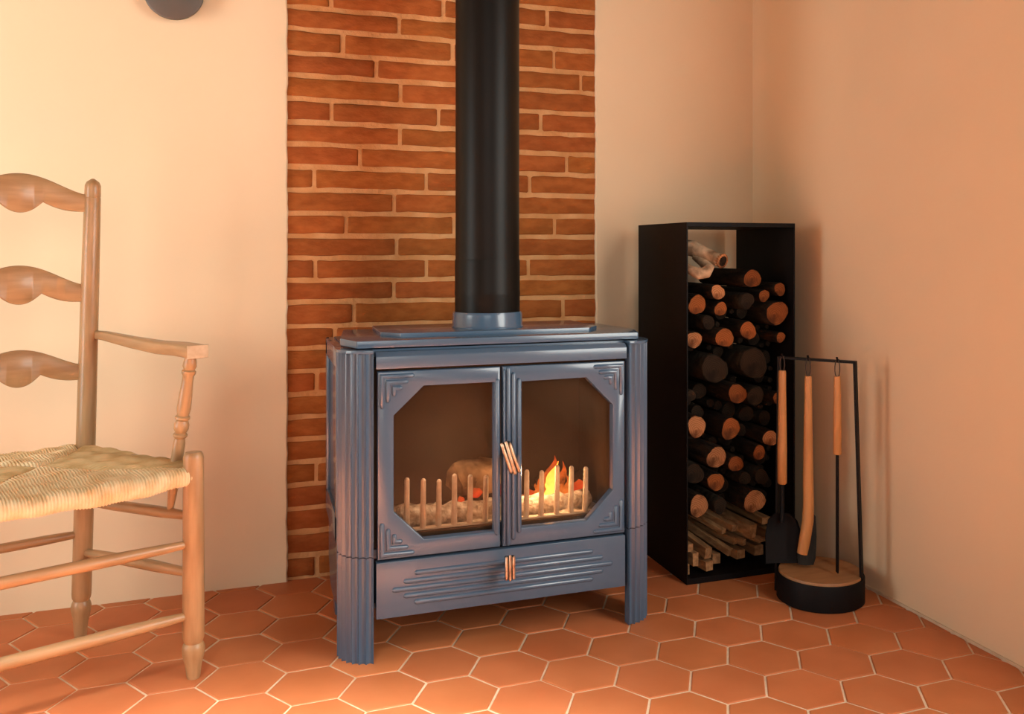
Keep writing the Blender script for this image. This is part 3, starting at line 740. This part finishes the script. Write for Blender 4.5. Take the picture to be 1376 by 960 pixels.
for i, (x0, y0, z0, x1, y1, z1, w, h) in enumerate(KL):
    a, b = Vector((x0, y0, z0)), Vector((x1, y1, z1)); t = (b - a).normalized(); u = t.cross(Vector((0, 0, 1))).normalized(); v = u.cross(t)
    r_ = random.Random(i + 900)
    def rg4(p, k): return [p + u * (sx * w / 2 * k + r_.uniform(-.001, .001)) + v * (sz * h / 2 * k + r_.uniform(-.001, .001)) for sx, sz in ((-1, -1), (1, -1), (1, 1), (-1, 1))]
    m_ = MB().loft([rg4(a, 1), rg4(a.lerp(b, .35), .97), rg4(a.lerp(b, .7), .95), rg4(b, .9)])
    m_.bm.verts.ensure_lookup_table()
    tag(m_.build('kindling_stick', 'kindling', None, org=a, angle=20), KLAB[i] if i < len(KLAB) else 'thin split kindling stick at the back and right of the heap', 'kindling', None if i < len(KLAB) else 'kindling sticks heaped at the rack bottom')

# ------------------------------------------------------------------ fire tools
TC = Vector((1.432, 2.098, 0))
ts = empty('fire_tool_stand', TC, 'black fire tool stand with round weighted base and oak disc', 'tool stand')
MB().lathe(TC, TC + Vector((0, 0, 0.068)), [(0, 0.112), (0.03, 0.115), (0.95, 0.115), (1.0, 0.1135), (1.0, 0.1105), (0.93, 0.1100)], 64).build('base', 'black', ts)
MB().lathe(TC + Vector((0, 0, 0.055)), TC + Vector((0, 0, 0.0745)), [(0, 0.1095), (0.85, 0.1095), (1, 0.108)], 64).build('disc', 'disc_wood', ts)
def cw(X, d, z): return Vector((X * math.cos(PHI) + d * math.sin(PHI), -X * math.sin(PHI) + d * math.cos(PHI), z))
pR0, pR1, pL1, pL0 = cw(0.714, 2.412, 0.0), cw(0.694, 2.41, 0.635), cw(0.519, 2.52, 0.635), cw(0.512, 2.522, 0.0)
adir = (pL1 - pR1).normalized(); nrm = Vector((adir.y, -adir.x, 0)).normalized()
def flatbar(mb, a, b, w, t, wd, td):
    a, b = Vector(a), Vector(b)
    mb.loft([[p + wd * (sx * w / 2) + td * (st_ * t / 2) for sx, st_ in ((-1, -1), (1, -1), (1, 1), (-1, 1))] for p in (a, b)])
mb = MB(); flatbar(mb, pR0, pR1, 0.018, 0.006, nrm, adir); mb.build('post', 'black', ts)
mb = MB(); flatbar(mb, pL0, pL1, 0.018, 0.006, nrm, adir); mb.build('post', 'black', ts)
mb = MB(); flatbar(mb, pR1 - adir * 0.003, pL1 + adir * 0.003, 0.018, 0.006, nrm, Vector((0, 0, 1))); mb.build('crossbar', 'black', ts)
fr = nrm if nrm.y < 0 else -nrm
H1 = pR1.lerp(pL1, 0.935) + fr * 0.014; H2 = pR1.lerp(pL1, 0.585) + fr * 0.014; H3 = pR1.lerp(pL1, 0.205) + fr * 0.014
for k, h_ in enumerate((H1, H2, H3)):
    b_ = h_ - fr * 0.014
    MB().tube([b_ + Vector((0, 0, 0.002)), b_ + fr * 0.010 + Vector((0, 0, 0.004)), h_ + Vector((0, 0, 0.004)), h_ + fr * 0.004 + Vector((0, 0, 0.012))], 0.003, 8).build('hook', 'black', ts)
def loop(parent, h_, ztop, zbot):
    pts = []
    for k in range(15):
        a = math.pi * 2 * k / 14
        pts.append(h_ + adir * (0.0065 * math.sin(a)) + Vector((0, 0, (ztop + zbot) / 2 - h_.z + (ztop - zbot) / 2 * math.cos(a))))
    MB().tube(pts, 0.0014, 6, cap=False).build('hanging_loop', 'leather', parent)
# shovel
def zz(h_, z): return Vector((h_.x, h_.y, z))
sv = empty('fire_shovel', zz(H1, 0.10), 'black ash shovel with oak handle hanging nearest the log rack', 'shovel')
loop(sv, H1, 0.6415, 0.597)
MB().lathe(zz(H1, 0.294), zz(H1, 0.602), [(0, 0.010), (0.012, 0.0125), (0.3, 0.0128), (0.8, 0.0105), (0.985, 0.0102), (1, 0.009)], 20).build('handle', 'handle', sv)
MB().tube([zz(H1, 0.30), zz(H1, 0.20), zz(H1, 0.19) + fr * 0.004], 0.0055, 10).build('shaft', 'black', sv)
wd = Vector((math.cos(PHI), -math.sin(PHI), 0)); fd_ = Vector((-math.sin(PHI), -math.cos(PHI), 0))
mb = MB()
def blade_ring(z, w, cx, dep):
    o = zz(H1, z) + wd * cx; t = 0.0016
    prof = [(-w / 2, -0.014), (-w / 2 + 0.004, 0.0), (-w / 4, 0.003), (0, 0.004), (w / 4, 0.003), (w / 2 - 0.004, 0.0), (w / 2, -0.014)]
    f_ = [o + wd * a - fd_ * (b + dep) for a, b in prof]; g_ = [o + wd * a - fd_ * (b + dep + t) for a, b in reversed(prof)]
    return f_ + g_
mb.loft([blade_ring(0.212, 0.050, 0.0, 0.006), blade_ring(0.196, 0.080, 0.0, 0.008), blade_ring(0.16, 0.100, 0.002, 0.004), blade_ring(0.082, 0.113, 0.006, -0.012)])
mb.build('blade', 'black', sv)
# brush
br = empty('hearth_brush', zz(H2, 0.10), 'oak hearth brush with black bristles hanging between shovel and poker', 'brush')
loop(br, H2, 0.641, 0.59)
MB().tube([zz(H2, 0.592), zz(H2, 0.585), zz(H2, 0.45), zz(H2, 0.33), zz(H2, 0.245) + wd * 0.001, zz(H2, 0.205) - wd * 0.001, zz(H2, 0.155) - wd * 0.009, zz(H2, 0.118) - wd * 0.016],
          [0.0085, 0.0095, 0.0115, 0.0135, 0.0145, 0.0152, 0.0150, 0.0140], 20).build('handle', 'handle', br)
mb = MB(); rr_ = random.Random(2)
c0 = zz(H2, 0) - wd * 0.002 - fd_ * 0.016
rings = []
for z, w, t in ((0.225, 0.010, 0.008), (0.212, 0.034, 0.014), (0.16, 0.046, 0.018), (0.10, 0.048, 0.020), (0.084, 0.042, 0.018)):
    cc = c0 + Vector((0, 0, z)) + wd * (0.010 - (0.225 - z) * 0.07)
    rings.append([cc + wd * (w / 2 * math.cos(2 * math.pi * k / 24) + rr_.uniform(-.001, .001)) + fd_ * (t / 2 * math.sin(2 * math.pi * k / 24) + rr_.uniform(-.001, .001)) for k in range(24)])
mb.loft(rings); mb.build('bristles', 'bristle', br, angle=25)
# poker
pk = empty('poker', zz(H3, 0.08), 'thin black poker with oak handle hanging beside the stand post', 'poker')
loop(pk, H3, 0.641, 0.592)
MB().lathe(zz(H3, 0.392), zz(H3, 0.597), [(0, 0.0100), (0.015, 0.0110), (0.5, 0.0108), (0.95, 0.0092), (1, 0.0085)], 20).build('handle', 'handle', pk)
MB().tube([zz(H3, 0.40), zz(H3, 0.085), zz(H3, 0.080) + wd * 0.002], [0.0042, 0.0042, 0.002], 10).build('rod', 'black', pk)

# ------------------------------------------------------------------ armchair
WD = Vector((0.925, 0.379, 0)).normalized(); FD = Vector((WD.y, -WD.x, 0))
WB, WF, DEP = 0.132, 0.2546, 0.406
BR = Vector((-0.3804, 2.5045, 0))            # rear foot on the wall side
ORG = BR - WD * WB + FD * (DEP / 2)
ch = empty('ladder_back_armchair', ORG, 'honey coloured wooden ladder back armchair with woven rush seat', 'armchair')
def cp(w, f, z): return ORG + WD * w + FD * f + Vector((0, 0, z))    # f: 0 = seat centre, + = front
bf, ff = -DEP / 2, DEP / 2
def post_top(s, z):
    k = max(0, z) / 1.0975
    return cp(s * (WB + 0.015 * k), bf + 0.05 * k, z)
for s in (1, -1):
    zt = 1.098
    prof = [(0.000, .013), (0.006, .0142), (0.030, .0160), (0.055, .0210), (0.066, .0225), (0.074, .0205), (0.080, .0175), (0.086, .0205), (0.094, .0215), (0.11, .0215), (0.45, .0212), (0.80, .0195), (0.958, .0178), (0.960, .0170), (0.962, .0178), (0.985, .0172), (0.993, .0135), (0.997, .0075), (1.0, .003)]
    MB().tube_fixed([post_top(s, zt * t) for t, r in prof], [r for t, r in prof], (post_top(s, 1) - post_top(s, 0)).normalized(), 28).build('back_post', 'wood', ch)
    prof = [(0.000, .0125), (0.010, .0142), (0.060, .0170), (0.105, .0225), (0.135, .0235), (0.150, .0215), (0.158, .0185), (0.170, .0205), (0.182, .0222), (0.22, .0225), (0.60, .0220), (0.975, .0210), (0.99, .0195), (1.0, .016)]
    MB().lathe(cp(s * WF, ff, 0), cp(s * WF, ff, 0.490), prof, 28).build('front_leg', 'wood', ch)
def rail(name, a, b, r0=0.0075, r1=0.0125, n=14):
    MB().lathe(a, b, [(0, r0), (0.12, r0 + (r1 - r0) * 0.55), (0.3, r1), (0.7, r1), (0.88, r0 + (r1 - r0) * 0.55), (1, r0)], n).build(name, 'wood_h', ch)
rail('front_stretcher', cp(-WF, ff, 0.292), cp(WF, ff, 0.292)); rail('front_stretcher', cp(-WF, ff, 0.137), cp(WF, ff, 0.137), 0.008, 0.0135)
rail('back_stretcher', post_top(-1, 0.249), post_top(1, 0.249), 0.0075, 0.011)
for s in (1, -1):
    rail('side_stretcher', post_top(s, 0.327), cp(s * WF, ff, 0.350), 0.008, 0.0125); rail('side_stretcher', post_top(s, 0.204), cp(s * WF, ff, 0.226), 0.008, 0.0125)
    rail('seat_rail', post_top(s, 0.448), cp(s * WF, ff, 0.448), 0.009, 0.013)
rail('seat_rail', cp(-WF, ff, 0.430), cp(WF, ff, 0.430), 0.009, 0.012); rail('seat_rail', post_top(-1, 0.448), post_top(1, 0.448), 0.009, 0.012)
# slats
def slat(z0, z1, zpk, zcusp, zbul):
    """serpentine ladder slat: end heights z0..z1, crown zpk, cusp zcusp, lowest bulge zbul"""
    up, lo = [], []
    n = 48
    zm = (z0 + z1) / 2
    hw = WB + 0.015 * zm / 1.0975 - 0.008
    for i in range(n + 1):
        u = -1 + 2 * i / n; a = abs(u)
        sm = (0.5 * (1 + math.cos(math.pi * min(1, a / 0.95)))) ** 0.7
        up.append((u, z1 + (zpk - z1) * sm))
        if a > 0.33:
            q = (a - 0.33) / 0.67; l_ = zcusp + (z0 - zcusp) * (1 - (1 - min(1, q / 0.75)) ** 2)
        else:
            q = a / 0.33; l_ = zbul + (zcusp - zbul) * q ** 2.0
        lo.append((u, l_))
    rings = []
    for (u, zu), (_, zl) in zip(up, lo):
        c = 0.016 * (1 - u * u)           # bowed to the rear
        kf = 0.05 * zm / 1.0975
        def P(z, th): return cp(u * hw, bf + kf - c + th, z)
        b = 0.0022
        rings.append([P(zl + b, -0.0055), P(zl, -0.0055 + b), P(zl, 0.0055 - b), P(zl + b, 0.0055), P(zu - b, 0.0055), P(zu, 0.0055 - b), P(zu, -0.0055 + b), P(zu - b, -0.0055)])
    MB().loft(rings).build('slat', 'wood_h', ch, angle=50)
slat(1.019, 1.060, 1.104, 1.040, 1.014)
slat(0.806, 0.847, 0.893, 0.828, 0.803)
slat(0.620, 0.657, 0.698, 0.638, 0.612)
# arms
for s in (1, -1):
    a = post_top(s, 0.727) + WD * s * 0.010
    e = cp(s * (WF + 0.012), ff - 0.008, 0.706)
    pts = [a, a.lerp(e, 0.12) + Vector((0, 0, 0.001)), a.lerp(e, 0.35) + WD * s * 0.012 - Vector((0, 0, 0.006)), a.lerp(e, 0.6) + WD * s * 0.016 - Vector((0, 0, 0.008)), a.lerp(e, 0.82) + WD * s * 0.009 - Vector((0, 0, 0.002)), e]
    wv = [(0.0075, 0.0095), (0.009, 0.011), (0.013, 0.0135), (0.019, 0.0150), (0.024, 0.0150), (0.025, 0.0150)]
    rings = []
    for i, p in enumerate(pts):
        t = (pts[min(i + 1, 5)] - pts[max(i - 1, 0)]).normalized(); u = Vector((t.y, -t.x, 0)).normalized(); v = u.cross(t)
        w, h = wv[i]
        rings.append([p + u * w * math.copysign(abs(math.cos(q)) ** 0.45, math.cos(q)) + v * h * math.copysign(abs(math.sin(q)) ** 0.45, math.sin(q)) for q in [2 * math.pi * k / 24 for k in range(24)]])
    ar = MB().loft(rings).build('armrest', 'wood_h', ch, angle=50)
    t = (pts[5] - pts[4]).normalized(); u = Vector((t.y, -t.x, 0)).normalized(); v = u.cross(t)
    MB().loft([[e + t * q + u * sx * 0.0245 * k + v * sz * 0.0145 * k for sx, sz in ((-1, -1), (1, -1), (1, 1), (-1, 1))] for q, k in ((-0.001, 1), (0.0008, 1), (0.002, 0.94))]).build('end_grain', 'endgrain', ar)
    up_ = e - FD * 0.030 - Vector((0, 0, 0.010)) - WD * s * 0.004
    k = 0.80
    lw = post_top(s, 0.348).lerp(cp(s * WF, ff, 0.348), k)
    prof = [(0, .006), (0.04, .0075), (0.25, .0135), (0.33, .0135), (0.36, .0125), (0.44, .0128), (0.47, .011), (0.485, .0150), (0.497, .0150), (0.508, .0115), (0.53, .0155), (0.56, .0162), (0.585, .0125), (0.597, .0155), (0.609, .0155), (0.62, .0125),
            (0.66, .0148), (0.75, .0138), (0.83, .0118), (0.87, .0120), (0.885, .0150), (0.90, .0150), (0.91, .0115), (0.93, .0148), (0.96, .0135), (1.0, .0105)]
    MB().lathe(lw, up_, prof, 22).build('arm_support', 'wood', ch)
# rush seat: four wedges of strands meeting at the centre
n = 400
u = np.linspace(-1.12, 1.12, n)
U, V = np.meshgrid(u, u, indexing='xy')
uc, vc = np.clip(U, -1, 1), np.clip(V, -1, 1)
ov = np.maximum(np.abs(U) - 1, 0) + np.maximum(np.abs(V) - 1, 0)
half = WB + 0.004 + (WF - WB) * (vc + 1) / 2
over = 0.11
roll = lambda e: (0.024 * np.sin(np.clip(e / 0.12, 0, 1) * np.pi * 0.75), -0.024 * (1 - np.cos(np.clip(e / 0.12, 0, 1) * np.pi * 0.75)))
eu, ev = np.maximum(np.abs(U) - 1, 0), np.maximum(np.abs(V) - 1, 0)
ou, du = roll(eu); ovv, dv = roll(ev)
inset = 0.006
w_ = uc * (half - inset) + np.sign(U) * ou
f_ = vc * (DEP / 2 - inset) + np.sign(V) * ovv
saddle = 0.012 * (uc ** 2) * (vc > 0) * vc
z_ = 0.462 + 0.010 * (1 - uc ** 2) * (1 - vc ** 2) * 0.4 + np.minimum(du, 0) + np.minimum(dv, 0)
z_ = z_ - 0.012 * np.clip(vc, 0, 1) * (1 - uc ** 2) * 1.0
dip = np.minimum(np.abs(np.abs(U) - np.abs(V)), 0.10) / 0.10
z_ = z_ - 0.006 * (1 - dip) * (np.maximum(np.abs(U), np.abs(V)) < 1.0)
isfb = np.abs(V) >= np.abs(U)
rs = np.random.RandomState(3)
wobU = 0.35 * np.sin(V * 9 + U * 3) + 0.25 * np.sin(V * 23)
strU = np.abs(np.sin((uc * half / 0.0062) * np.pi + wobU)); strV = np.abs(np.sin((vc * DEP / 2 / 0.0062) * np.pi + 0.35 * np.sin(U * 9)))
st_h = np.where(isfb, strU, strV)
lump_ = 0.003 * np.sin(U * 11 + V * 7) * np.sin(V * 13 - U * 5)
z_ = z_ + 0.0034 * (st_h - 0.6) + lump_
f_ = f_ + np.where(ev > 0, np.sign(V) * 0.0034 * (strU - 0.6), 0); w_ = w_ + np.where(eu > 0, np.sign(U) * 0.0034 * (strV - 0.6), 0)
pos = np.stack([WD.x * w_ + FD.x * f_, WD.y * w_ + FD.y * f_, z_], -1).reshape(-1, 3)
idx = np.arange(n * n).reshape(n, n)
corner = (eu[:-1, :-1] + eu[1:, 1:] > 0) & (ev[:-1, :-1] + ev[1:, 1:] > 0)
q = np.stack([idx[:-1, :-1], idx[:-1, 1:], idx[1:, 1:], idx[1:, :-1]], -1)[~corner].reshape(-1, 4)
me = bpy.data.meshes.new('rush_seat')
me.vertices.add(n * n); me.vertices.foreach_set('co', pos.astype(np.float32).ravel())
me.loops.add(q.size); me.loops.foreach_set('vertex_index', q.astype(np.int32).ravel())
me.polygons.add(len(q)); me.polygons.foreach_set('loop_start', (np.arange(len(q)) * 4).astype(np.int32)); me.polygons.foreach_set('use_smooth', np.ones(len(q), dtype=bool))
me.update(calc_edges=True); me.validate()
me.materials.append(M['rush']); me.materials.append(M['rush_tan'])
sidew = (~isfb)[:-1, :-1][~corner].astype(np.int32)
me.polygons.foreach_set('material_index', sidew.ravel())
so = bpy.data.objects.new('rush_seat', me); COL.objects.link(so); so.parent = ch

# ------------------------------------------------------------------ wall lamp
LC = Vector((-0.187, YW, 1.614))
wl = empty('wall_lamp', LC, 'round taupe metal wall lamp high on the plaster left of the bricks', 'wall lamp')
MB().lathe(LC + Vector((0, 0, 0)), LC + Vector((0, -0.03, 0)), [(0, 0.04), (1, 0.04)], 40).build('wall_mount', 'lamp', wl)
MB().lathe(LC + Vector((0, -0.026, 0)), LC + Vector((0, -0.042, 0)), [(0, 0.068), (0.15, 0.0735), (0.5, 0.0745), (0.85, 0.0735), (1, 0.070)], 64).build('shade', 'lamp', wl)
